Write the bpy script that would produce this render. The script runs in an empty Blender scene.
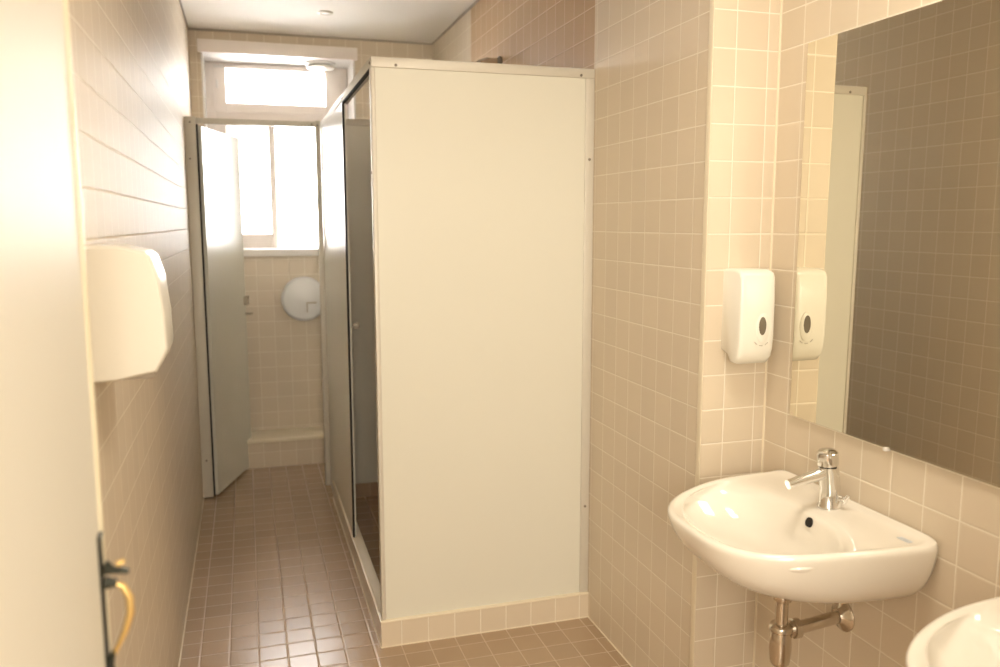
import bpy, bmesh, math
from mathutils import Vector, Matrix
C = bpy.context.scene
S = 0.1                      # one wall tile (10 cm) is the drawing unit below

# ------------------------------------------------------------------ camera
cam_d = bpy.data.cameras.new('camera'); cam = bpy.data.objects.new('camera', cam_d)
C.collection.objects.link(cam); C.camera = cam
yaw, pitch, roll = math.radians(17.027), math.radians(7.641), math.radians(-0.061)
Fv = Vector((math.sin(yaw)*math.cos(pitch), math.cos(yaw)*math.cos(pitch), -math.sin(pitch)))
R0 = Vector((math.cos(yaw), -math.sin(yaw), 0)); U0 = R0.cross(Fv)
Rv = math.cos(roll)*R0 + math.sin(roll)*U0; Uv = -math.sin(roll)*R0 + math.cos(roll)*U0
M = Matrix((Rv, Uv, -Fv)).transposed().to_4x4(); M.translation = Vector((0, 0, 15.325*S))
cam.matrix_world = M
cam_d.sensor_width = 36; cam_d.lens = 826.6*36/1000; cam_d.clip_start = 0.02
cam_d.dof.use_dof = True; cam_d.dof.focus_distance = 2.5; cam_d.dof.aperture_fstop = 2.6

# ------------------------------------------------------------------ world, lights, exposure
w = bpy.data.worlds.new('overcast_sky'); C.world = w; w.use_nodes = True
bg = w.node_tree.nodes['Background']
bg.inputs[0].default_value = (1.0, 0.95, 0.92, 1); bg.inputs[1].default_value = 8.0
C.view_settings.view_transform = 'Standard'; C.view_settings.look = 'None'
C.view_settings.gamma = 1.0; C.view_settings.use_curve_mapping = False
C.view_settings.exposure = 1.47

def area(name, loc, rot, sx, sy, power, col):
    l = bpy.data.lights.new(name, 'AREA'); l.shape = 'RECTANGLE'; l.size = sx; l.size_y = sy
    l.energy = power; l.color = col
    o = bpy.data.objects.new(name, l); o.location = loc; o.rotation_euler = rot
    C.collection.objects.link(o); return o
# added warm fill light behind the camera, standing in for an unseen source
area('hallway_fill_light', (-0.15, -1.30, 1.75), (math.radians(95), 0, math.radians(-22)), 1.1, 1.3, 33, (1.0, 0.905, 0.75))
# added overhead fill light above the washbasins, without a lamp of its own
area('washbasin_fill_light', (0.75, 1.15, 2.66), (0, 0, 0), 0.45, 0.45, 6.5, (1.0, 0.90, 0.74))

# ------------------------------------------------------------------ materials
def newmat(name):
    m = bpy.data.materials.new(name); m.use_nodes = True
    return m, m.node_tree.nodes, m.node_tree.links, m.node_tree.nodes['Principled BSDF']
def plain(name, col, rough=0.4, metal=0.0, spec=0.5, noise=0.0, coat=0.0, bump=0.0, nscale=8):
    m, N, L, b = newmat(name)
    b.inputs['Roughness'].default_value = rough; b.inputs['Metallic'].default_value = metal
    b.inputs['Specular IOR Level'].default_value = spec
    b.inputs['Coat Weight'].default_value = coat; b.inputs['Coat Roughness'].default_value = 0.05
    tc = N.new('ShaderNodeTexCoord'); nz = N.new('ShaderNodeTexNoise'); nz.inputs['Scale'].default_value = nscale
    nz.inputs['Detail'].default_value = 3
    L.new(tc.outputs['Object'], nz.inputs['Vector'])
    mx = N.new('ShaderNodeMix'); mx.data_type = 'RGBA'
    k = noise
    mx.inputs[6].default_value = (*[max(0, c*(1-k)) for c in col], 1)
    mx.inputs[7].default_value = (*[min(1, c*(1+k)) for c in col], 1)
    L.new(nz.outputs['Fac'], mx.inputs[0]); L.new(mx.outputs[2], b.inputs['Base Color'])
    if bump:
        bp = N.new('ShaderNodeBump'); bp.inputs['Strength'].default_value = bump; bp.inputs['Distance'].default_value = 0.002
        L.new(nz.outputs['Fac'], bp.inputs['Height']); L.new(bp.outputs[0], b.inputs['Normal'])
    return m
def tile(name, col, grout, ua, va, uo, vo, gw=0.030, rough=0.30, var=0.03, ww=0.004, spec=0.5, coat=0.0, groutk=1.0):
    """square 10 cm tiles: ua/va name the two axes, uo/vo the joint offsets in tiles"""
    m, N, L, b = newmat(name)
    geo = N.new('ShaderNodeNewGeometry'); sep = N.new('ShaderNodeSeparateXYZ')
    L.new(geo.outputs['Position'], sep.inputs[0])
    def mth(op, a, bb=None, cc=None):
        n = N.new('ShaderNodeMath'); n.operation = op
        for i, x in enumerate((a, bb, cc)):
            if x is None: continue
            if isinstance(x, (int, float)): n.inputs[i].default_value = x
            else: L.new(x, n.inputs[i])
        return n.outputs[0]
    masks, cells, hs = [], [], []
    for ax, off in ((ua, uo), (va, vo)):
        t = mth('MULTIPLY_ADD', sep.outputs[ax], 1.0/S, -off)
        fr = mth('FRACT', t); cells.append(mth('FLOOR', t))
        d = mth('SUBTRACT', 0.5, mth('ABSOLUTE', mth('SUBTRACT', fr, 0.5)))     # distance to nearest joint
        mr = N.new('ShaderNodeMapRange'); mr.inputs[1].default_value = gw*0.5*0.75; mr.inputs[2].default_value = gw*0.5*1.3
        mr.inputs[3].default_value = 1; mr.inputs[4].default_value = 0
        L.new(d, mr.inputs[0]); masks.append(mr.outputs[0])
        mh = N.new('ShaderNodeMapRange'); mh.interpolation_type = 'SMOOTHSTEP'
        mh.inputs[1].default_value = gw*0.4; mh.inputs[2].default_value = gw*1.0+0.02
        mh.inputs[3].default_value = 0; mh.inputs[4].default_value = 1
        L.new(d, mh.inputs[0]); hs.append(mh.outputs[0])
    g = mth('MAXIMUM', masks[0], masks[1]); h = mth('MINIMUM', hs[0], hs[1])
    cv = N.new('ShaderNodeCombineXYZ'); L.new(cells[0], cv.inputs[0]); L.new(cells[1], cv.inputs[1])
    wn = N.new('ShaderNodeTexWhiteNoise'); wn.noise_dimensions = '2D'; L.new(cv.outputs[0], wn.inputs['Vector'])
    nz = N.new('ShaderNodeTexNoise'); nz.inputs['Scale'].default_value = 14; nz.inputs['Detail'].default_value = 2
    L.new(geo.outputs['Position'], nz.inputs['Vector'])
    f = mth('ADD', mth('MULTIPLY', wn.outputs['Value'], 0.7), mth('MULTIPLY', nz.outputs['Fac'], 0.3))
    mx = N.new('ShaderNodeMix'); mx.data_type = 'RGBA'
    mx.inputs[6].default_value = (*[c*(1-var) for c in col], 1); mx.inputs[7].default_value = (*[min(1, c*(1+var)) for c in col], 1)
    L.new(f, mx.inputs[0])
    m2 = N.new('ShaderNodeMix'); m2.data_type = 'RGBA'; L.new(mx.outputs[2], m2.inputs[6])
    m2.inputs[7].default_value = (*grout, 1); L.new(g, m2.inputs[0])
    L.new(m2.outputs[2], b.inputs['Base Color'])
    rg = mth('MULTIPLY_ADD', g, 0.5, rough); L.new(rg, b.inputs['Roughness'])
    b.inputs['Specular IOR Level'].default_value = spec
    b.inputs['Coat Weight'].default_value = coat
    wv = N.new('ShaderNodeTexNoise'); wv.inputs['Scale'].default_value = 9; L.new(geo.outputs['Position'], wv.inputs['Vector'])
    hh = mth('ADD', h, mth('MULTIPLY', wv.outputs['Fac'], 0.06))
    bp = N.new('ShaderNodeBump'); bp.inputs['Strength'].default_value = 0.5; bp.inputs['Distance'].default_value = ww*0.3
    L.new(hh, bp.inputs['Height']); L.new(bp.outputs[0], b.inputs['Normal'])
    return m
BEIGE = (0.71, 0.61, 0.475); GROUT = (0.90, 0.83, 0.71)
TAN = (0.53, 0.36, 0.20); FLOORC = (0.45, 0.325, 0.215); FGROUT = (0.60, 0.47, 0.35)
m_right = tile('beige_tiles_right_wall', BEIGE, GROUT, 1, 2, 0.23, 0.0, rough=0.36, spec=0.35)
m_sink = tile('beige_tiles_washbasin_wall', BEIGE, GROUT, 1, 2, 0.34, 0.0)
m_pil = tile('beige_tiles_wall_step', BEIGE, GROUT, 0, 2, 12.97, 0.0)
m_left = tile('beige_tiles_left_wall', BEIGE, GROUT, 1, 2, 0.30, 0.0, rough=0.48, spec=0.12)
m_back = tile('beige_tiles_back_wall', BEIGE, GROUT, 0, 2, 0.62, 0.0)
m_ledge = tile('beige_tiles_ledge', BEIGE, GROUT, 0, 2, 0.60, 0.0)
m_shower = tile('tan_tiles_shower', TAN, (0.80, 0.66, 0.50), 1, 2, 0.45, 0.0, rough=0.45, spec=0.25)
m_skirt = tile('brown_tiles_shower_curb', FLOORC, FGROUT, 0, 2, 0.2, 0.0)
m_floor = tile('brown_floor_tiles', FLOORC, FGROUT, 0, 1, 0.88, 0.62, gw=0.035, rough=0.24, var=0.08)
m_curbf = tile('beige_tiles_plinth_front', BEIGE, GROUT, 0, 2, 0.90, 0.0)
m_curbs = tile('beige_tiles_plinth_side', BEIGE, GROUT, 1, 2, 0.62, 0.0)
m_grout = plain('white_grout', (0.85, 0.76, 0.60), 0.6, noise=0.05)
m_trim = plain('cream_tile_trim', (0.86, 0.77, 0.60), 0.35, noise=0.03)
m_white = plain('white_paint', (0.86, 0.83, 0.80), 0.45, noise=0.02)
m_ceil = plain('ceiling_paint', (0.86, 0.82, 0.76), 0.75, noise=0.02, nscale=3)
m_gap = plain('shadow_gap_grey', (0.45, 0.39, 0.32), 0.8, noise=0.1)
m_frame = plain('window_frame_paint', (0.93, 0.86, 0.81), 0.35, noise=0.02)
m_panel = plain('cream_laminate', (0.755, 0.735, 0.64), 0.30, noise=0.015, nscale=2)
m_alu = plain('painted_aluminium', (0.66, 0.62, 0.54), 0.42, metal=0.1, noise=0.03)
m_black = plain('black_rubber_and_gap_shade', (0.008, 0.007, 0.007), 0.7, noise=0.2)
m_door = plain('gloss_cream_door_paint', (0.78, 0.75, 0.66), 0.45, spec=0.35, noise=0.02, nscale=2)
m_doorfree = plain('cream_door_edge', (0.90, 0.82, 0.62), 0.4, noise=0.03)
m_cer = plain('white_ceramic', (0.90, 0.85, 0.76), 0.06, noise=0.008, coat=0.5)
m_plas = plain('white_plastic', (0.90, 0.87, 0.78), 0.25, noise=0.01)
m_plasg = plain('light_grey_plastic', (0.80, 0.80, 0.80), 0.3, noise=0.02)
m_line = plain('grey_seam', (0.55, 0.50, 0.42), 0.5, noise=0.05)
m_chrome = plain('chrome', (0.78, 0.77, 0.75), 0.10, metal=1.0, noise=0.03)
m_chromed = plain('worn_chrome', (0.66, 0.60, 0.52), 0.20, metal=1.0, noise=0.12, nscale=40)
m_hole = plain('dark_hole', (0.015, 0.012, 0.01), 0.6, noise=0.2)
m_dark = plain('dark_green_metal', (0.05, 0.055, 0.045), 0.35, metal=0.6, noise=0.1)
m_brass = plain('yellow_brass_and_glint', (0.85, 0.62, 0.26), 0.28, metal=0.8, noise=0.05)
m_mirror = plain('mirror_silver', (0.80, 0.77, 0.66), 0.008, metal=1.0, noise=0.0)
m_mback = plain('mirror_glass_edge', (0.55, 0.62, 0.52), 0.1, noise=0.02)
m_screw = plain('screw_steel', (0.25, 0.22, 0.18), 0.4, metal=0.8, noise=0.1)
m_soapw = plain('smoky_sight_window', (0.16, 0.13, 0.09), 0.15, noise=0.1)
m_badge = plain('pale_blue_print', (0.62, 0.66, 0.70), 0.3, noise=0.05)
def glass(name):
    m, N, L, b = newmat(name)
    b.inputs['Base Color'].default_value = (0.97, 0.98, 0.98, 1); b.inputs['Roughness'].default_value = 0.0
    tr = N.new('ShaderNodeBsdfTransparent'); tr.inputs[0].default_value = (0.96, 0.97, 0.97, 1)
    gl = N.new('ShaderNodeBsdfGlossy'); gl.inputs['Roughness'].default_value = 0.02
    fr = N.new('ShaderNodeFresnel'); fr.inputs[0].default_value = 1.45
    nz = N.new('ShaderNodeTexNoise'); nz.inputs['Scale'].default_value = 3
    bp = N.new('ShaderNodeBump'); bp.inputs['Strength'].default_value = 0.02; L.new(nz.outputs['Fac'], bp.inputs['Height'])
    L.new(bp.outputs[0], gl.inputs['Normal'])
    mx = N.new('ShaderNodeMixShader'); L.new(fr.outputs[0], mx.inputs[0]); L.new(tr.outputs[0], mx.inputs[1]); L.new(gl.outputs[0], mx.inputs[2])
    L.new(mx.outputs[0], N['Material Output'].inputs['Surface'])
    return m
m_glass = glass('window_glass')

# ------------------------------------------------------------------ mesh helpers (all coordinates in tiles, world frame)
def box(bm, x0, x1, y0, y1, z0, z1, bev=0.0, seg=2, mi=0):
    r = bmesh.ops.create_cube(bm, size=1)
    vs = r['verts']
    for v in vs:
        v.co = Vector(((x0+x1)/2+v.co.x*(x1-x0), (y0+y1)/2+v.co.y*(y1-y0), (z0+z1)/2+v.co.z*(z1-z0)))
    fs = list({f for v in vs for f in v.link_faces})
    for f in fs: f.material_index = mi
    if bev:
        es = list({e for v in vs for e in v.link_edges})
        bmesh.ops.bevel(bm, geom=es, offset=bev, segments=seg, affect='EDGES', profile=0.5)
    return fs
def frame_of(d):
    d = d.normalized(); a = Vector((0, 0, 1)) if abs(d.z) < 0.9 else Vector((1, 0, 0))
    u = d.cross(a).normalized(); return u, d.cross(u).normalized()
def tube(bm, pts, rad, n=16, cap=True):
    pts = [Vector(p) for p in pts]; rad = rad if isinstance(rad, (list, tuple)) else [rad]*len(pts)
    rings = []; u = None
    for i, p in enumerate(pts):
        d = (pts[min(i+1, len(pts)-1)]-pts[max(i-1, 0)])
        if u is None: u, v = frame_of(d)
        else:
            dn = d.normalized(); u = (u-dn*u.dot(dn)).normalized(); v = dn.cross(u)
        rings.append([bm.verts.new(p+(u*math.cos(2*math.pi*k/n)+v*math.sin(2*math.pi*k/n))*rad[i]) for k in range(n)])
    for a, b in zip(rings, rings[1:]):
        for k in range(n): bm.faces.new((a[k], a[(k+1) % n], b[(k+1) % n], b[k]))
    if cap: bm.faces.new(rings[0][::-1]); bm.faces.new(rings[-1])
    bmesh.ops.recalc_face_normals(bm, faces=bm.faces[:])
def lathe(bm, org, axis, prof, n=32):
    """prof: list of (distance along axis, radius)"""
    org = Vector(org); ax = Vector(axis).normalized(); u, v = frame_of(ax); rings = []
    for t, r in prof:
        if r < 1e-5: rings.append([bm.verts.new(org+ax*t)])
        else: rings.append([bm.verts.new(org+ax*t+(u*math.cos(2*math.pi*k/n)+v*math.sin(2*math.pi*k/n))*r) for k in range(n)])
    for a, b in zip(rings, rings[1:]):
        for k in range(n):
            if len(a) == 1 and len(b) == 1: continue
            if len(a) == 1: bm.faces.new((a[0], b[k], b[(k+1) % n]))
            elif len(b) == 1: bm.faces.new((a[k], a[(k+1) % n], b[0]))
            else: bm.faces.new((a[k], a[(k+1) % n], b[(k+1) % n], b[k]))
    if len(rings[0]) > 1: bm.faces.new(rings[0][::-1])
    if len(rings[-1]) > 1: bm.faces.new(rings[-1])
    bmesh.ops.recalc_face_normals(bm, faces=bm.faces[:])
def loft(bm, loops, cap0=True, cap1=True, mi=0):
    rings = [[bm.verts.new(Vector(p)) for p in lp] for lp in loops]; n = len(rings[0])
    for a, b in zip(rings, rings[1:]):
        for k in range(n): bm.faces.new((a[k], a[(k+1) % n], b[(k+1) % n], b[k]))
    if cap0: bm.faces.new(rings[0][::-1])
    if cap1: bm.faces.new(rings[-1])
    bmesh.ops.recalc_face_normals(bm, faces=bm.faces[:])
def obj(name, bm, mats, parent=None, smooth=False, angle=40):
    me = bpy.data.meshes.new(name)
    off = parent_loc(parent)
    for v in bm.verts: v.co = v.co*S - off
    bm.to_mesh(me); bm.free()
    for m in (mats if isinstance(mats, (list, tuple)) else [mats]): me.materials.append(m)
    o = bpy.data.objects.new(name, me); C.collection.objects.link(o)
    if parent: o.parent = parent
    if smooth:
        for p in me.polygons: p.use_smooth = True
        me.set_sharp_from_angle(angle=math.radians(angle))
    return o
def parent_loc(p):
    v = Vector((0, 0, 0))
    while p: v = v + Vector(p.location); p = p.parent
    return v
def tag(o, label, cat, group=None):
    o['label'] = label; o['category'] = cat
    if group: o['group'] = group
    return o
def thing(name, loc, label, cat, group=None):
    o = bpy.data.objects.new(name, None); o.empty_display_size = 0.05
    o.location = Vector(loc)*S; C.collection.objects.link(o); return tag(o, label, cat, group)
def struct(name, bm, mats, smooth=False, parent=None):
    o = obj(name, bm, mats, parent, smooth)
    if not parent: o['kind'] = 'structure'
    return o
def B(*a, **k):
    bm = bmesh.new(); box(bm, *a, **k); return bm

XL, XR, XM = -2.82, 12.28, 14.34
YF, YC, YP, YB, ZC = 3.0, 20.39, 28.31, 55.2, 27.0
XPL = 4.16

# ------------------------------------------------------------------ room shell
struct('floor', B(XL-2, XM+2, -18, YB+4.4, -2, 0), m_floor)
struct('ceiling', B(XL-2, XM+2, -18, YB+4.4, ZC, ZC+2), m_ceil)
struct('wall_left', B(XL-2, XL, YF, YB+4.4, 0, ZC), m_left)
bm = bmesh.new()
def wallquad(y0, y1, mi):
    vs = [bm.verts.new(p) for p in ((XR, y0, 0), (XR, y1, 0), (XR, y1, ZC), (XR, y0, ZC))]
    f = bm.faces.new(vs); f.material_index = mi
for (x0, y0, x1, y1, mi) in ((XR, YB+4.4, XR, 45.5, 0), (XR, 45.5, XR, 28.45, 1), (XR, 28.45, XR, YC, 0), (XR, YC, XM+2, YC, 2)):
    f = bm.faces.new([bm.verts.new(p) for p in ((x0, y0, 0), (x1, y1, 0), (x1, y1, ZC), (x0, y0, ZC))]); f.material_index = mi
f = bm.faces.new([bm.verts.new(p) for p in ((XM+2, YC, 0), (XM+2, YB+4.4, 0), (XM+2, YB+4.4, ZC), (XM+2, YC, ZC))]); f.material_index = 4
f = bm.faces.new([bm.verts.new(p) for p in ((XM+2, YB+4.4, 0), (XR, YB+4.4, 0), (XR, YB+4.4, ZC), (XM+2, YB+4.4, ZC))]); f.material_index = 4
bmesh.ops.remove_doubles(bm, verts=bm.verts[:], dist=0.001)
struct('wall_right', bm, [m_right, m_shower, m_pil, m_sink, m_white])
struct('wall_washbasins', B(XM, XM+2, YF, YC, 0, ZC), m_sink)

# back wall with a deep window opening
WX0, WX1, WZ0, WZ1 = -2.05, 7.05, 13.55, 25.65
bm = bmesh.new()
fs = []
fs += box(bm, XL, WX0, YB, YB+4.4, 0, ZC); fs += box(bm, WX1, XR, YB, YB+4.4, 0, ZC)
fs += box(bm, WX0, WX1, YB, YB+4.4, 0, WZ0); fs += box(bm, WX0, WX1, YB, YB+4.4, WZ1, ZC)
for f in bm.faces:
    f.normal_update(); f.material_index = 0 if f.normal.y < -0.9 else 1
struct('wall_back', bm, [m_back, m_white])
# entry wall with the doorway the photographer stands in
bm = bmesh.new()
box(bm, XL-2, -1.95, YF-1.4, YF, 0, ZC); box(bm, 6.7, XM+2, YF-1.4, YF, 0, ZC); box(bm, -1.95, 6.7, YF-1.4, YF, 21.2, ZC)
struct('wall_front', bm, m_white)
# hallway beyond the doorway
bm = bmesh.new()
box(bm, XL-3, XL-2, -18, YF-1.4, 0, ZC); box(bm, XM+1, XM+2, -18, YF-1.4, 0, ZC); box(bm, XL-2, XM+2, -19, -18, 0, ZC)
struct('wall_hallway', bm, m_white)

# joints and trims
struct('trim_1', B(XR-0.03, XR-0.001, YC+0.004, YC+0.24, 0, ZC, bev=0.012, seg=3), m_trim, True)
# white grout line along the foot of the walls
bm = bmesh.new()
box(bm, XL, XL+0.045, YF, 52.75, 0, 0.03); box(bm, XR-0.045, XR, YC, YP, 0, 0.03)
box(bm, XM-0.045, XM, YF, YC, 0, 0.03)
struct('trim_2', bm, m_grout)
# shadow gap where ceiling meets walls
bm = bmesh.new()
box(bm, XL, XL+0.07, YF, YB, ZC-0.11, ZC); box(bm, XR-0.07, XR, YC, YB, ZC-0.11, ZC)
box(bm, XL, XR, YB-0.07, YB, ZC-0.11, ZC)
struct('trim_3', bm, m_gap)
# thin vertical joint in the inner corner behind the dispenser
struct('trim_4', B(XM-0.04, XM, YC-0.03, YC, 0, ZC), m_trim)

# shower plinth: tiled curb with cream nosing
bm = bmesh.new()
box(bm, XPL, XR, YP, YP+0.8, 0, 0.93); box(bm, XPL, XPL+0.45, YP+0.8, 45.6, 0, 0.99)
for f in bm.faces:
    f.normal_update(); f.material_index = 0 if abs(f.normal.y) > 0.9 else 1
tr = struct('trim_5', bm, [m_curbf, m_curbs])
bm = bmesh.new()
box(bm, XPL-0.03, XR, YP-0.03, YP+0.85, 0.93, 1.01, bev=0.035); box(bm, XPL-0.03, XPL+0.10, YP+0.8, 45.6, 0.93, 1.01, bev=0.035)
n = obj('nosing', bm, m_trim, tr, True)
bm = bmesh.new()
box(bm, XPL-0.04, XR-0.045, YP-0.045, YP, 0, 0.03); box(bm, XPL-0.045, XPL, YP, 45.6, 0, 0.03)
obj('grout_joint', bm, m_grout, tr)
bm = bmesh.new(); box(bm, XPL+0.45, XR, 45.3, 45.75, 0, 0.76)
struct('trim_6', bm, m_skirt)

# tiled ledge across the back wall
bm = bmesh.new(); box(bm, XL, XR, 52.75, YB, 0, 1.62)
lg = struct('trim_7', bm, m_ledge)
obj('ledge_slab', B(XL, XR, 52.62, YB, 1.62, 1.87, bev=0.06), m_trim, lg, True)

# ------------------------------------------------------------------ window
YW = 58.3
bm = bmesh.new()
def rectframe(bm, x0, x1, z0, z1, wl, wr, wb, wt, y0, y1, bev=0.05):
    box(bm, x0, x0+wl, y0, y1, z0, z1, bev=bev); box(bm, x1-wr, x1, y0, y1, z0, z1, bev=bev)
    box(bm, x0+wl, x1-wr, y0, y1, z0, z0+wb, bev=bev); box(bm, x0+wl, x1-wr, y0, y1, z1-wt, z1, bev=bev)
rectframe(bm, WX0, WX1, WZ0, WZ1+0.1, 0.55, 0.55, 0.15, 0.25, YW, YW+1.0)
box(bm, WX0+0.55, WX1-0.55, YW, YW+1.0, 21.95, 22.55, bev=0.05)
win = struct('window_1', bm, m_frame, True)
bm = bmesh.new()
rectframe(bm, WX0+0.5, WX1-0.5, 22.5, WZ1-0.1, 0.75, 0.98, 0.6, 0.28, YW-0.22, YW+0.5, 0.06)
tf = obj('transom_sash', bm, m_frame, win, True)
obj('pane', B(-0.85, 5.75, YW+0.1, YW+0.16, 23.0, 25.4), m_glass, tf)
bm = bmesh.new()
rectframe(bm, WX0+0.5, 2.13, WZ0+0.1, 22.0, 0.7, 0.38, 0.95, 0.38, YW-0.2, YW+0.5, 0.06)
lf = obj('left_sash', bm, m_frame, win, True)
obj('pane', B(-0.9, 1.78, YW+0.1, YW+0.16, 14.5, 21.7), m_glass, lf)
bm = bmesh.new()
rectframe(bm, 2.13, WX1-0.5, WZ0+0.02, 22.0, 0.06, 0.55, 0.08, 0.1, YW+0.1, YW+0.5, 0.02)
rf = obj('right_sash', bm, m_frame, win, True)
obj('pane', B(2.15, WX1-0.9, YW+0.25, YW+0.31, WZ0+0.1, 21.95), m_glass, rf)
# little hinges on the transom sash
bm = bmesh.new()
tube(bm, [(-1.5, YW-0.3, 25.35), (-0.95, YW-0.3, 25.35)], 0.1, 10); tube(bm, [(-1.35, YW-0.28, 24.0), (-1.35, YW-0.28, 24.5)], 0.07, 10)
obj('hinge', bm, m_white, win, True)
obj('window_sill', B(WX0-0.3, WX1+0.3, YB-0.35, YW+0.02, 13.2, 13.66, bev=0.1, seg=3), m_white, win, True)
bm = bmesh.new(); box(bm, -2.32, 7.33, YB-0.28, YB+0.02, 25.62, 26.38, bev=0.04)
obj('lintel_board', bm, m_frame, win, True)
for x0, x1 in ((WX0-0.1, WX0+0.02), (WX1-0.02, WX1+0.12)):
    obj('casing', B(x0, x1, YB-0.08, YB+0.02, 13.66, 25.62, bev=0.02), m_white, win, True)

t = thing('round_vent', (5.15, 56.8, 25.65), 'small white round fitting under the top of the window recess', 'vent')
bm = bmesh.new(); lathe(bm, (5.15, 56.8, 25.66), (0, 0, -1), [(0, 0.95), (0.12, 0.98), (0.16, 0.8)], 40); obj('base', bm, m_white, t, True)
bm = bmesh.new(); lathe(bm, (5.15, 56.8, 25.5), (0, 0, -1), [(0, 0.7), (0.12, 0.9), (0.2, 0.85), (0.26, 0.5), (0.28, 0.0)], 40); obj('cap', bm, m_plas, t, True)

# ceiling downlight
t = thing('downlight', (4.8, 49.0, 27.0), 'small round recessed downlight in the ceiling near the window', 'ceiling light')
bm = bmesh.new(); lathe(bm, (4.8, 49.0, 27.0), (0, 0, -1), [(0, 0.42), (0.05, 0.42), (0.09, 0.36), (0.09, 0.27), (0.02, 0.25)], 36); obj('ring', bm, m_alu, t, True)
bm = bmesh.new(); lathe(bm, (4.8, 49.0, 26.97), (0, 0, -1), [(0, 0.25), (0.03, 0.2), (0.04, 0)], 24); obj('lens', bm, m_plasg, t, True)

# ------------------------------------------------------------------ shower enclosure
def screws(root, pts, axis):
    for p in pts:
        bm = bmesh.new(); lathe(bm, p, axis, [(-0.03, 0.05), (0.02, 0.05), (0.035, 0.03), (0.035, 0.0)], 10)
        obj('screw', bm, m_screw, root, True)
ZT = 20.8
t = thing('shower_enclosure', (8.2, 37, 0), 'tall cream panelled shower enclosure with aluminium edges standing on the tiled plinth', 'shower')
PX = 4.22
obj('front_panel', B(PX+0.12, 11.95, YP+0.12, YP+0.27, 1.01, 20.48), m_panel, t)
obj('front_rail', B(PX, XR, YP+0.06, YP+0.34, 20.46, ZT, bev=0.03), m_alu, t, True)
obj('wall_channel', B(11.93, XR, YP+0.06, YP+0.34, 1.01, 20.46, bev=0.03), m_alu, t, True)
obj('corner_post', B(PX-0.02, PX+0.14, YP+0.06, YP+0.40, 1.01, 20.46, bev=0.03), m_alu, t, True)
obj('side_rail', B(PX-0.02, PX+0.30, YP+0.34, 47.55, 20.46, ZT, bev=0.03), m_alu, t, True)
obj('side_panel', B(PX, PX+0.14, 36.85, 45.45, 1.01, 20.46), m_panel, t)
obj('lower_side_panel', B(PX, PX+0.14, 45.45, 47.55, 0.12, 20.46), m_panel, t)
bm = bmesh.new()
box(bm, PX-0.025, PX+0.07, 36.76, 36.86, 0.98, 20.46, bev=0.02)
obj('edge_seal', bm, m_black, t, True)
obj('rail_seal', B(PX-0.02, PX+0.12, YP+0.42, 36.85, 20.41, 20.46), m_black, t)
obj('post_seal', B(PX+0.0, PX+0.14, YP+0.40, YP+0.46, 1.01, 20.46), m_black, t)
obj('rear_panel', B(PX+0.16, XR, 45.42, 45.58, 0.76, 20.46), m_panel, t)
obj('rear_rail', B(PX+0.3, XR, 45.36, 45.66, 20.46, ZT, bev=0.03), m_alu, t, True)
bm = bmesh.new()
tube(bm, [(PX+0.14, 37.1, 10.72), (PX+0.3, 37.1, 10.72)], 0.05, 12)
lathe(bm, (PX+0.26, 37.1, 10.72), (1, 0, 0.15), [(0, 0.06), (0.05, 0.13), (0.22, 0.15), (0.28, 0.1), (0.29, 0)], 20)
obj('knob', bm, m_line, t, True)
screws(t, [(5.05, YP+0.06, 20.55), (11.74, YP+0.06, 20.55), (12.1, YP+0.06, 17.6), (12.1, YP+0.06, 4.5)], (0, -1, 0))
screws(t, [(PX-0.02, YP+0.2, 17.0), (PX-0.02, YP+0.2, 20.6), (PX-0.02, 36.7, 20.6)], (-1, 0, 0))

# ------------------------------------------------------------------ toilet cubicle front
YJ = 47.7
t = thing('toilet_cubicle', (0.8, YJ, 0), 'toilet cubicle front with pale frame between left wall and shower, its door ajar', 'cubicle')
obj('left_jamb', B(XL, -2.26, YJ-0.2, YJ+0.12, 0.08, 20.9, bev=0.03), m_alu, t, True)
obj('right_jamb', B(3.94, 4.22, YJ-0.12, YJ+0.25, 0.12, 20.9, bev=0.03), m_alu, t, True)
obj('head_rail', B(-2.26, 3.94, YJ-0.1, YJ+0.1, 20.55, 20.85, bev=0.03), m_alu, t, True)
screws(t, [(-2.55, YJ-0.2, 20.6), (-2.62, YJ-0.2, 18.7), (-2.55, YJ-0.2, 2.2)], (0, -1, 0))
screws(t, [(4.05, YJ-0.12, 20.65), (3.75, YJ-0.1, 20.68)], (0, -1, 0))
bm = bmesh.new(); box(bm, -2.27, -2.17, YJ-0.14, YJ+0.1, 0.12, 20.5)  # black strip in the hinge gap, painting the shade between jamb and door
obj('hinge_gap_shade', bm, m_black, t)
# door leaf, opened inwards
ang = math.atan2(5.75, 1.9)
def doorpt(s, n, z): # s along leaf, n normal towards the corridor
    return Vector((-2.13+math.cos(ang)*s+math.sin(ang)*n, YJ+0.02+math.sin(ang)*s-math.cos(ang)*n, z))
def orbox(bm, f, s0, s1, n0, n1, z0, z1, bev=0.0):
    r = bmesh.ops.create_cube(bm, size=1); vs = r['verts']
    for v in vs: v.co = f(s0+(v.co.x+.5)*(s1-s0), n0+(v.co.y+.5)*(n1-n0), z0+(v.co.z+.5)*(z1-z0))
    if bev: bmesh.ops.bevel(bm, geom=list({e for v in vs for e in v.link_edges}), offset=bev, segments=2, affect='EDGES', profile=0.5)
bm = bmesh.new(); orbox(bm, doorpt, 0, 5.95, -0.12, 0.12, 0.16, 20.42, 0.02)
dl = obj('door', bm, m_panel, t, True)
bm = bmesh.new(); orbox(bm, doorpt, 5.65, 6.05, 0.12, 0.3, 10.35, 10.8, 0.04); orbox(bm, doorpt, 5.95, 6.08, -0.1, 0.1, 10.3, 10.85, 0.02)
obj('lock', bm, m_chromed, dl, True)
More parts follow.
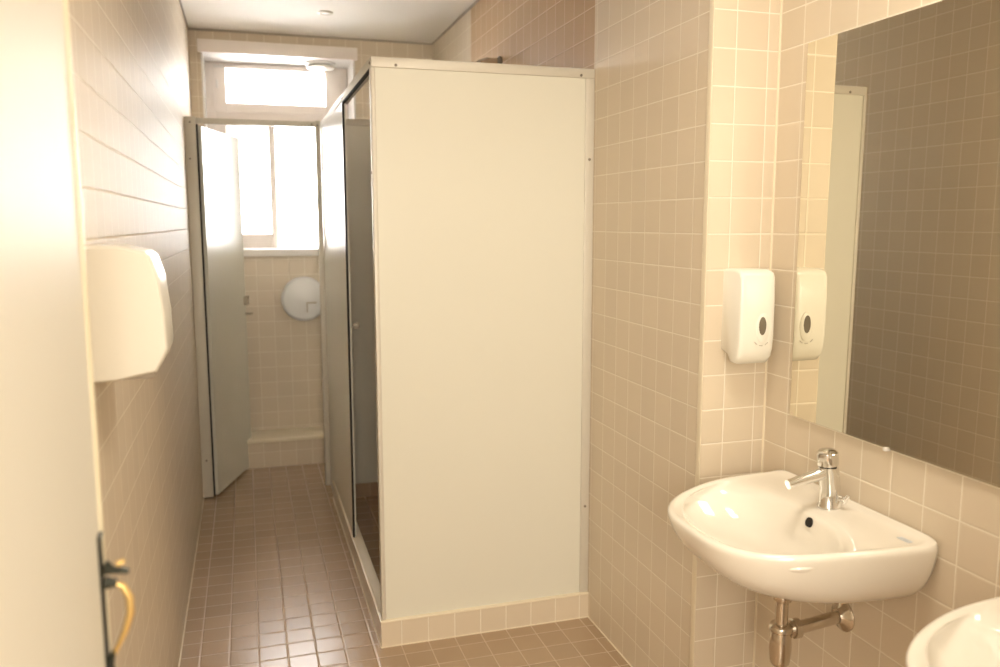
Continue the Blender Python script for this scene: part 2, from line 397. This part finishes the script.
bm = bmesh.new(); p = doorpt(5.9, 0.12, 9.75); q = doorpt(5.9, 0.45, 9.75)
tube(bm, [p, q], 0.07, 10); q2 = doorpt(6.2, 0.45, 9.75); tube(bm, [doorpt(5.8, 0.42, 9.75), q2], 0.07, 10)
obj('door_handle', bm, m_chromed, dl, True)

# toilet paper dispenser
t = thing('toilet_paper_dispenser', (3.52, YB, 10.5), 'large round white toilet paper dispenser on the tiled wall below the window', 'dispenser')
cx, cz = 3.46, 10.5
bm = bmesh.new(); lathe(bm, (cx, YB, cz), (0, -1, 0), [(0, 1.36), (0.95, 1.40), (0.98, 1.43), (1.1, 1.43), (1.22, 1.36), (1.28, 1.2), (1.3, 0.0)], 64)
obj('cover', bm, m_plasg, t, True)
bm = bmesh.new(); box(bm, cx+0.12, cx+0.19, YB-1.32, YB-1.28, cz-0.85, cz-0.22); obj('slot', bm, m_gap, t)
bm = bmesh.new(); box(bm, cx+0.12, cx+0.75, YB-1.32, YB-1.28, cz-0.30, cz-0.20); obj('window_edge', bm, m_line, t)

# shower head on the tan tiles
t = thing('shower_fixture', (XR, 39.9, 23.1), 'short metal shower head fixed high on tan shower tiles, peeking over the panel', 'shower head')
bm = bmesh.new(); lathe(bm, (XR, 39.9, 23.12), (-1, 0, 0), [(0, 0.24), (0.12, 0.24), (0.16, 0.16), (0.2, 0.15)], 24); obj('flange', bm, m_screw, t, True)
bm = bmesh.new(); tube(bm, [(XR-0.18, 39.9, 23.12), (XR-0.7, 39.9, 23.12), (XR-1.1, 39.9, 22.98)], [0.14, 0.15, 0.15]); obj('arm', bm, m_chromed, t, True)
bm = bmesh.new(); lathe(bm, (XR-1.0, 39.9, 23.08), (-0.5, 0, -1), [(0, 0.14), (0.2, 0.2), (0.55, 0.36), (0.62, 0.36), (0.64, 0)], 28); obj('rose', bm, m_chromed, t, True)

# ------------------------------------------------------------------ mirror
t = thing('mirror', (XM, 12, 10.05), 'large frameless wall mirror above the washbasins reflecting the tiled left wall', 'mirror')
MY0, MY1, MZ0, MZ1 = 5.4, 19.10, 10.03, 19.98
obj('glass_body', B(XM-0.017, XM-0.002, MY0, MY1, MZ0, MZ1), m_mback, t)
bm = bmesh.new()
bw = 0.10
def mx(y, z): return XM-0.022-0.065*(y-MY0)/(MY1-MY0)-0.035*(MZ1-z)/(MZ1-MZ0)
o_ = [(XM-0.018, MY0, MZ0), (XM-0.018, MY1, MZ0), (XM-0.018, MY1, MZ1), (XM-0.018, MY0, MZ1)]
i_ = [(mx(y, z), y, z) for y, z in ((MY0+bw, MZ0+.02), (MY1-bw*0.5, MZ0+.02), (MY1-bw*0.5, MZ1-.02), (MY0+bw, MZ1-.02))]
loft(bm, [o_, i_], cap0=False)
obj('reflective_face', bm, m_mirror, t)
for y in (15.44, 9.0):
    bm = bmesh.new(); box(bm, XM-0.17, XM, y-0.05, y+0.05, MZ0-0.05, MZ0+0.04, bev=0.02); obj('clip', bm, m_white, t, True)

# ------------------------------------------------------------------ washbasins
YS = 16.60
ZR = 8.33
def outline(hw, dmin, dmax, n, m, cd, N=96):
    """closed loop (dy, d) seen from centre (0, cd) by angle"""
    pts = []
    for k in range(N):
        a = 2*math.pi*k/N; ux, uy = math.sin(a), math.cos(a)   # angle 0 = towards the room
        lo, hi = 0, 8
        for _ in range(40):
            r = (lo+hi)/2; y, d = r*ux, cd+r*uy
            ins = d >= dmin and ((abs(y)/hw)**n + (max(0, d-dmin)/(dmax-dmin))**m) < 1
            if ins: lo = r
            else: hi = r
        pts.append((lo*ux, cd+lo*uy))
    return pts
def superell(hw, dc, hdf, hdb, n, N=96):
    pts = []
    for k in range(N):
        a = 2*math.pi*k/N; s, c = math.sin(a), math.cos(a)
        r = (abs(s/hw)**n + abs(c/(hdf if c > 0 else hdb))**n)**(-1/n)
        pts.append((r*s, dc+r*c))
    return pts
def mixl(a, b, t): return [(p[0]*(1-t)+q[0]*t, p[1]*(1-t)+q[1]*t) for p, q in zip(a, b)]
def make_basin(label):
    t = thing('washbasin', (XM, YS, 6.1), label, 'washbasin', 'washbasins under the mirror')
    out = outline(2.92, 0.0, 4.64, 3.0, 2.35, 2.3)
    bowl = superell(2.50, 2.90, 1.20, 1.60, 2.35)
    def W(lp, z):
        r_ = []
        for y, d in lp:
            zz = z if not callable(z) else z(y, d)
            k = min(1, max(0, (d-1.8)/2.9)); h = min(1, max(0, (zz-7.2)/0.9))
            r_.append((XM-d, YS+y, zz-0.15*k*k*(3-2*k)*h))
        return r_
    def sc(lp, s, f=None):  # shrink about the wall centre
        f = s if f is None else f
        return [(y*s, d*f) for y, d in lp]
    def back(z):            # raised lip at the wall
        return lambda y, d: z + (0.10 if d < 0.12 else 0.0)
    def und(z, k):          # underside rises towards the wall less
        return lambda y, d: z
    def dish(lo, hi):
        def z(y, d):
            k = min(1, max(0, (2.4-d)/1.0)); k = k*k*(3-2*k); return lo*(1-k)+hi*k
        return z
    loops = []
    for s, z in ((0.30, 6.42), (0.50, 6.52), (0.66, 6.68), (0.78, 6.88), (0.87, 7.14), (0.935, 7.46), (0.975, 7.82), (0.995, 8.12), (1.0, 8.24)):
        loops.append(W(sc(out, s), z))
    inn = lambda e: [(y*(1-e/2.92), 2.3+(d-2.3)*(1-e/2.35)) for y, d in out]
    loops.append(W(inn(0.03), back(8.31)))
    loops.append(W(inn(0.09), back(8.34)))
    loops.append(W(inn(0.17), lambda y, d: 8.335+(0.08 if d < 0.30 else 0)))
    loops.append(W(inn(0.27), dish(8.285, 8.30)))
    loops.append(W(mixl(inn(0.27), bowl, 0.5), dish(8.21, 8.29)))
    loops.append(W(mixl(inn(0.27), bowl, 0.85), dish(8.10, 8.26)))
    dr = (0.0, 2.35)
    for s, z in ((1.0, dish(8.03, 8.17)), (0.96, dish(7.90, 8.0)), (0.92, 7.80), (0.86, 7.64), (0.76, 7.42), (0.6, 7.24), (0.4, 7.13), (0.2, 7.07), (0.09, 7.04)):
        loops.append(W([(y*s, dr[1]+(d-dr[1])*s) for y, d in bowl], z))
    bm = bmesh.new(); loft(bm, loops)
    b = obj('basin', bm, m_cer, t, True, 85)
    sub = b.modifiers.new('smooth', 'SUBSURF'); sub.levels = 1; sub.render_levels = 1
    bm = bmesh.new(); lathe(bm, (XM-dr[1], YS, 7.03), (0, 0, 1), [(0, 0.3), (0.05, 0.3), (0.07, 0.24), (0.05, 0.1), (0.05, 0)], 28)
    obj('drain', bm, m_chrome, t, True)
    # overflow hole in the bowl's back slope
    bm = bmesh.new()
    p = Vector((XM-1.37, YS-0.16, 8.02)); nrm = Vector((-1, 0, 0.45))
    lathe(bm, p-nrm.normalized()*0.08, nrm, [(0, 0.11), (0.10, 0.11), (0.105, 0)], 20)
    for v in bm.verts: v.co.z = p.z+(v.co.z-p.z)*1.1
    obj('overflow_hole', bm, m_hole, t, True)
    bm = bmesh.new(); box(bm, XM-0.62, XM-0.48, YS-2.55, YS-2.2, 8.30, 8.313)
    obj('badge', bm, m_badge, t)
    return t
def make_tap(label):
    fx, fy = XM-0.66, YS
    t = thing('tap', (fx, fy, 8.3), label, 'tap', 'chrome push taps')
    bm = bmesh.new(); z0 = 8.29
    loops = []
    for z, rx, ry, sh in ((z0, .30, .27, 0), (z0+0.05, .30, .27, 0), (z0+0.10, .27, .24, 0), (z0+.5, .26, .23, -.02), (z0+.90, .26, .23, -0.07), (z0+1.04, .25, .23, -0.10)):
        loops.append([(fx+sh+rx*math.cos(a), fy+ry*math.sin(a), z) for a in [2*math.pi*k/32 for k in range(32)]])
    loft(bm, loops); obj('body', bm, m_chrome, t, True)
    bm = bmesh.new(); lathe(bm, (fx-0.10, fy, z0+1.02), (-0.12, 0, 1), [(0, .20), (.07, .20)], 28); obj('collar', bm, m_hole, t, True)
    bm = bmesh.new(); lathe(bm, (fx-0.11, fy, z0+1.08), (-0.12, 0, 1), [(0, .235), (.02, .255), (.25, .265), (.33, .255), (.38, .20), (.40, 0)], 32); obj('push_button', bm, m_chrome, t, True)
    bm = bmesh.new()
    tube(bm, [(fx-0.08, fy, z0+.92), (fx-0.4, fy, z0+.85), (fx-1.0, fy, z0+.74), (fx-1.25, fy, z0+.69)], [.16, .15, .125, .115], 20)
    obj('spout', bm, m_chrome, t, True)
    bm = bmesh.new()
    tube(bm, [(fx+0.10, fy-0.2, z0+.28), (fx+0.14, fy-0.36, z0+.28)], [.07, .07], 12); tube(bm, [(fx+.12, fy-0.36, z0+.20), (fx+.20, fy-0.42, z0+.40)], [.06, .05], 12)
    obj('temperature_knob', bm, m_chrome, t, True)
    return t
def make_trap(label):
    tx, ty = XM-1.95, YS-0.05
    t = thing('bottle_trap', (tx, ty, 4.3), label, 'drain trap', 'chrome traps below the washbasins')
    bm = bmesh.new(); tube(bm, [(tx, ty, 6.5), (tx, ty, 5.3)], .155, 24); obj('tailpipe', bm, m_chromed, t, True)
    bm = bmesh.new(); lathe(bm, (tx, ty, 6.02), (0, 0, 1), [(0, .2), (.04, .23), (.14, .23)], 24); obj('drain_nut', bm, m_chromed, t, True)
    bm = bmesh.new(); lathe(bm, (tx, ty, 5.42), (0, 0, -1), [(0, .17), (.03, .27), (.06, .29), (.17, .29), (.2, .26)], 32); obj('collar', bm, m_chromed, t, True)
    bm = bmesh.new(); lathe(bm, (tx, ty, 5.24), (0, 0, -1), [(0, .24), (.15, .26), (.45, .275), (.75, .25), (.84, .235), (.9, .19), (.92, 0)], 32); obj('bottle', bm, m_chromed, t, True)
    bm = bmesh.new(); lathe(bm, (tx+.22, ty-.02, 5.25), (1, -0.08, 0), [(0, .17), (.08, .2), (.1, .245), (.26, .245), (.29, .2), (.3, .15)], 24); obj('outlet_nut', bm, m_chromed, t, True)
    bm = bmesh.new(); tube(bm, [(tx+.45, ty-.04, 5.25), (XM-0.02, ty+.10, 5.30)], .16, 24); obj('waste_pipe', bm, m_chromed, t, True)
    bm = bmesh.new(); lathe(bm, (XM, ty+.10, 5.30), (-1, 0, 0), [(0, .41), (.04, .41), (.09, .36), (.14, .24), (.22, .18)], 36); obj('wall_flange', bm, m_chromed, t, True)
    return t
def make_valve(label):
    vy = YS-0.80
    t = thing('angle_valve', (XM, vy, 6.3), label, 'valve', 'supply valves below the washbasins')
    bm = bmesh.new(); lathe(bm, (XM, vy, 6.3), (-1, 0, 0), [(0, .2), (.04, .2), (.08, .1), (.3, .1), (.32, .12), (.6, .12)], 24); obj('body', bm, m_chrome, t, True)
    bm = bmesh.new(); lathe(bm, (XM-.6, vy, 6.3), (-1, 0, 0), [(0, .13), (.04, .17), (.16, .17), (.2, .12), (.21, 0)], 20); obj('handle', bm, m_chrome, t, True)
    bm = bmesh.new(); tube(bm, [(XM-.40, vy, 6.3), (XM-.40, vy, 6.75), (XM-.45, vy+.05, 7.2)], .05, 12); obj('supply_hose', bm, m_chromed, t, True)
    return t
def dup(root, dy, label):
    r = root.copy(); C.collection.objects.link(r); r.location = root.location+Vector((0, dy*S, 0)); r['label'] = label
    for ch in list(root.children):
        c = ch.copy(); C.collection.objects.link(c); c.parent = r
        for g in list(ch.children):
            d = g.copy(); C.collection.objects.link(d); d.parent = c
    return r
b1 = make_basin('white ceramic washbasin shown whole on the tiled wall beside the soap dispenser')
t1 = make_tap('chrome push tap on the washbasin nearest the soap dispenser')
p1 = make_trap('chrome bottle trap with waste pipe hanging under the farther washbasin')
v1 = make_valve('small chrome supply valve on the wall under the farther washbasin')
dup(b1, -8.05, 'white ceramic washbasin cut off by the bottom right corner of the photo')
dup(t1, -8.05, 'chrome push tap on the nearer washbasin, the one cut off at bottom right')
dup(p1, -8.05, 'chrome bottle trap under the nearer washbasin, the one cut off at bottom right')
dup(v1, -8.05, 'small chrome supply valve under the nearer washbasin, the one cut off at bottom right')

# ------------------------------------------------------------------ soap dispenser on the wall step
t = thing('soap_dispenser', (13.3, YC, 11.3), 'white plastic soap dispenser on the tiled wall between washbasin and shower', 'soap dispenser')
def prof_yz(x, inset, pts): return [(x, YC-y*0.83, z) for y, z in pts]
side = [(0, 14.05), (0.75, 14.05), (1.0, 13.98), (1.08, 13.85), (1.12, 13.2), (1.12, 12.2), (1.08, 11.85), (1.0, 11.6), (0.8, 11.42), (0.55, 11.42), (0.35, 11.62), (0, 11.72)]
cyy, czz = 0.55, 12.75
def inset(k, pts): return [(max(0, cyy+(y-cyy)*(1-k)) if y > 0 else 0, czz+(z-czz)*(1-k*0.45)) for y, z in pts]
bm = bmesh.new()
loft(bm, [prof_yz(12.82, 0, inset(0.14, side)), prof_yz(12.85, 0, inset(0.06, side)), prof_yz(12.92, 0, inset(0.015, side)), prof_yz(13.02, 0, side),
          prof_yz(13.72, 0, side), prof_yz(13.82, 0, inset(0.015, side)), prof_yz(13.89, 0, inset(0.06, side)), prof_yz(13.92, 0, inset(0.14, side))])
obj('cover', bm, m_plas, t, True, 50)
bm = bmesh.new()
lathe(bm, (13.52, YC-0.91, 12.5), (0, -1, 0), [(0, .21), (.03, .21), (.045, .19), (.045, 0)], 32)
for v in bm.verts: v.co.z = 12.44+(v.co.z-12.5)*1.95
obj('lever_surround', bm, m_plas, t, True)
bm = bmesh.new()
lathe(bm, (13.50, YC-0.93, 12.5), (0, -1, 0), [(0, .115), (.03, .115), (.035, 0)], 28)
for v in bm.verts: v.co.z = 12.50+(v.co.z-12.5)*2.2
obj('sight_window', bm, m_soapw, t, True)
bm = bmesh.new()
for k in (0, 1, 2):
    a0 = math.radians(215+k*40)
    tube(bm, [(13.50+0.27*math.cos(a0+i*.13), YC-0.935, 12.22+0.27*math.sin(a0+i*.13)) for i in range(4)], 0.013, 6)
obj('lever_outline', bm, m_line, t, True)

# ------------------------------------------------------------------ hand dryer on the left wall
t = thing('hand_dryer', (XL, 17.5, 12.3), 'white automatic hand dryer on the left wall behind the open door', 'hand dryer')
prof = [(0, 14.92), (0.55, 14.92), (1.02, 14.80), (1.12, 14.72), (1.25, 14.30), (1.32, 13.6), (1.34, 12.95), (1.25, 12.75), (1.12, 12.52), (0.4, 12.38), (0, 12.36)]
def dl_(y, k):
    c0, c1 = 0.8, 13.65
    return [(XL+(max(0, c0+(a-c0)*(1-k)) if a > 0 else 0), y, c1+(b-c1)*(1-k*.7)) for a, b in prof]
bm = bmesh.new()
loft(bm, [dl_(16.55, .07), dl_(16.6, .025), dl_(16.72, 0), dl_(17.9, 0), dl_(18.1, .015), dl_(18.25, .05)])
obj('cover', bm, m_plas, t, True, 35)
bm = bmesh.new(); box(bm, XL+0.45, XL+1.05, 16.9, 17.8, 12.36, 12.5, bev=0.05); obj('nozzle', bm, m_gap, t, True)
bm = bmesh.new(); box(bm, XL, XL+0.1, 16.65, 18.15, 12.4, 14.88); obj('back_plate', bm, m_plasg, t)

# ------------------------------------------------------------------ open entry door in the left foreground
fx, fy, hx, hy = -1.87, 10.9, -1.46, 3.05       # room-side face: free edge and hinge edge
L_ = math.hypot(fx-hx, fy-hy); ux, uy = (fx-hx)/L_, (fy-hy)/L_
def ent(s, n, z): return Vector((hx+ux*s+uy*n, hy+uy*s-ux*n, z))   # n towards the room
bm = bmesh.new(); orbox(bm, ent, 0, L_, -0.42, 0, 0.08, 21.0, 0.03)
d = struct('door_1', bm, m_door, True)
bm = bmesh.new(); orbox(bm, ent, L_-0.06, L_+0.05, -0.44, 0.035, 0.08, 21.0, 0.02)
obj('edge_strip', bm, m_doorfree, d, True)
bm = bmesh.new(); orbox(bm, ent, L_-0.34, L_-0.14, 0.0, 0.025, 9.3, 11.55, 0.02)
bp_ = obj('lock_plate', bm, m_dark, d, True)
bm = bmesh.new(); tube(bm, [ent(L_-.26, .04, 11.15), ent(L_-.26, .14, 11.1), ent(L_-.26, .32, 11.06)], [.1, .05, .035], 12)
tube(bm, [ent(L_-.26, .04, 10.95), ent(L_-.26, .18, 10.93)], [.08, .05], 12)
obj('handle_neck', bm, m_dark, d, True)
bm = bmesh.new()
tube(bm, [ent(L_-.26, .14, 10.94), ent(L_-.26, .24, 10.88), ent(L_-.26, .31, 10.72), ent(L_-.26, .31, 10.52), ent(L_-.26, .24, 10.3), ent(L_-.26, .15, 10.12), ent(L_-.26, .07, 9.98)], [.035, .045, .05, .05, .04, .03, .03], 12)
tube(bm, [ent(L_-.26, .19, 11.17), ent(L_-.26, .28, 11.2)], [.04, .035], 10)  # short brass piece standing in for the yellow highlight on the dark neck
obj('door_handle', bm, m_brass, d, True)
bm = bmesh.new(); tube(bm, [ent(L_-.26, .1, 10.06), ent(L_-.26, .04, 9.9), ent(L_-.26, .04, 9.5)], [.03, .05, .05], 10)
obj('handle_foot', bm, m_dark, d, True)
for z in (3.0, 18.0):
    bm = bmesh.new(); p = ent(-0.03, 0.05, z); tube(bm, [p, p+Vector((0, 0, 1))], 0.08, 12); obj('hinge', bm, m_alu, d, True)
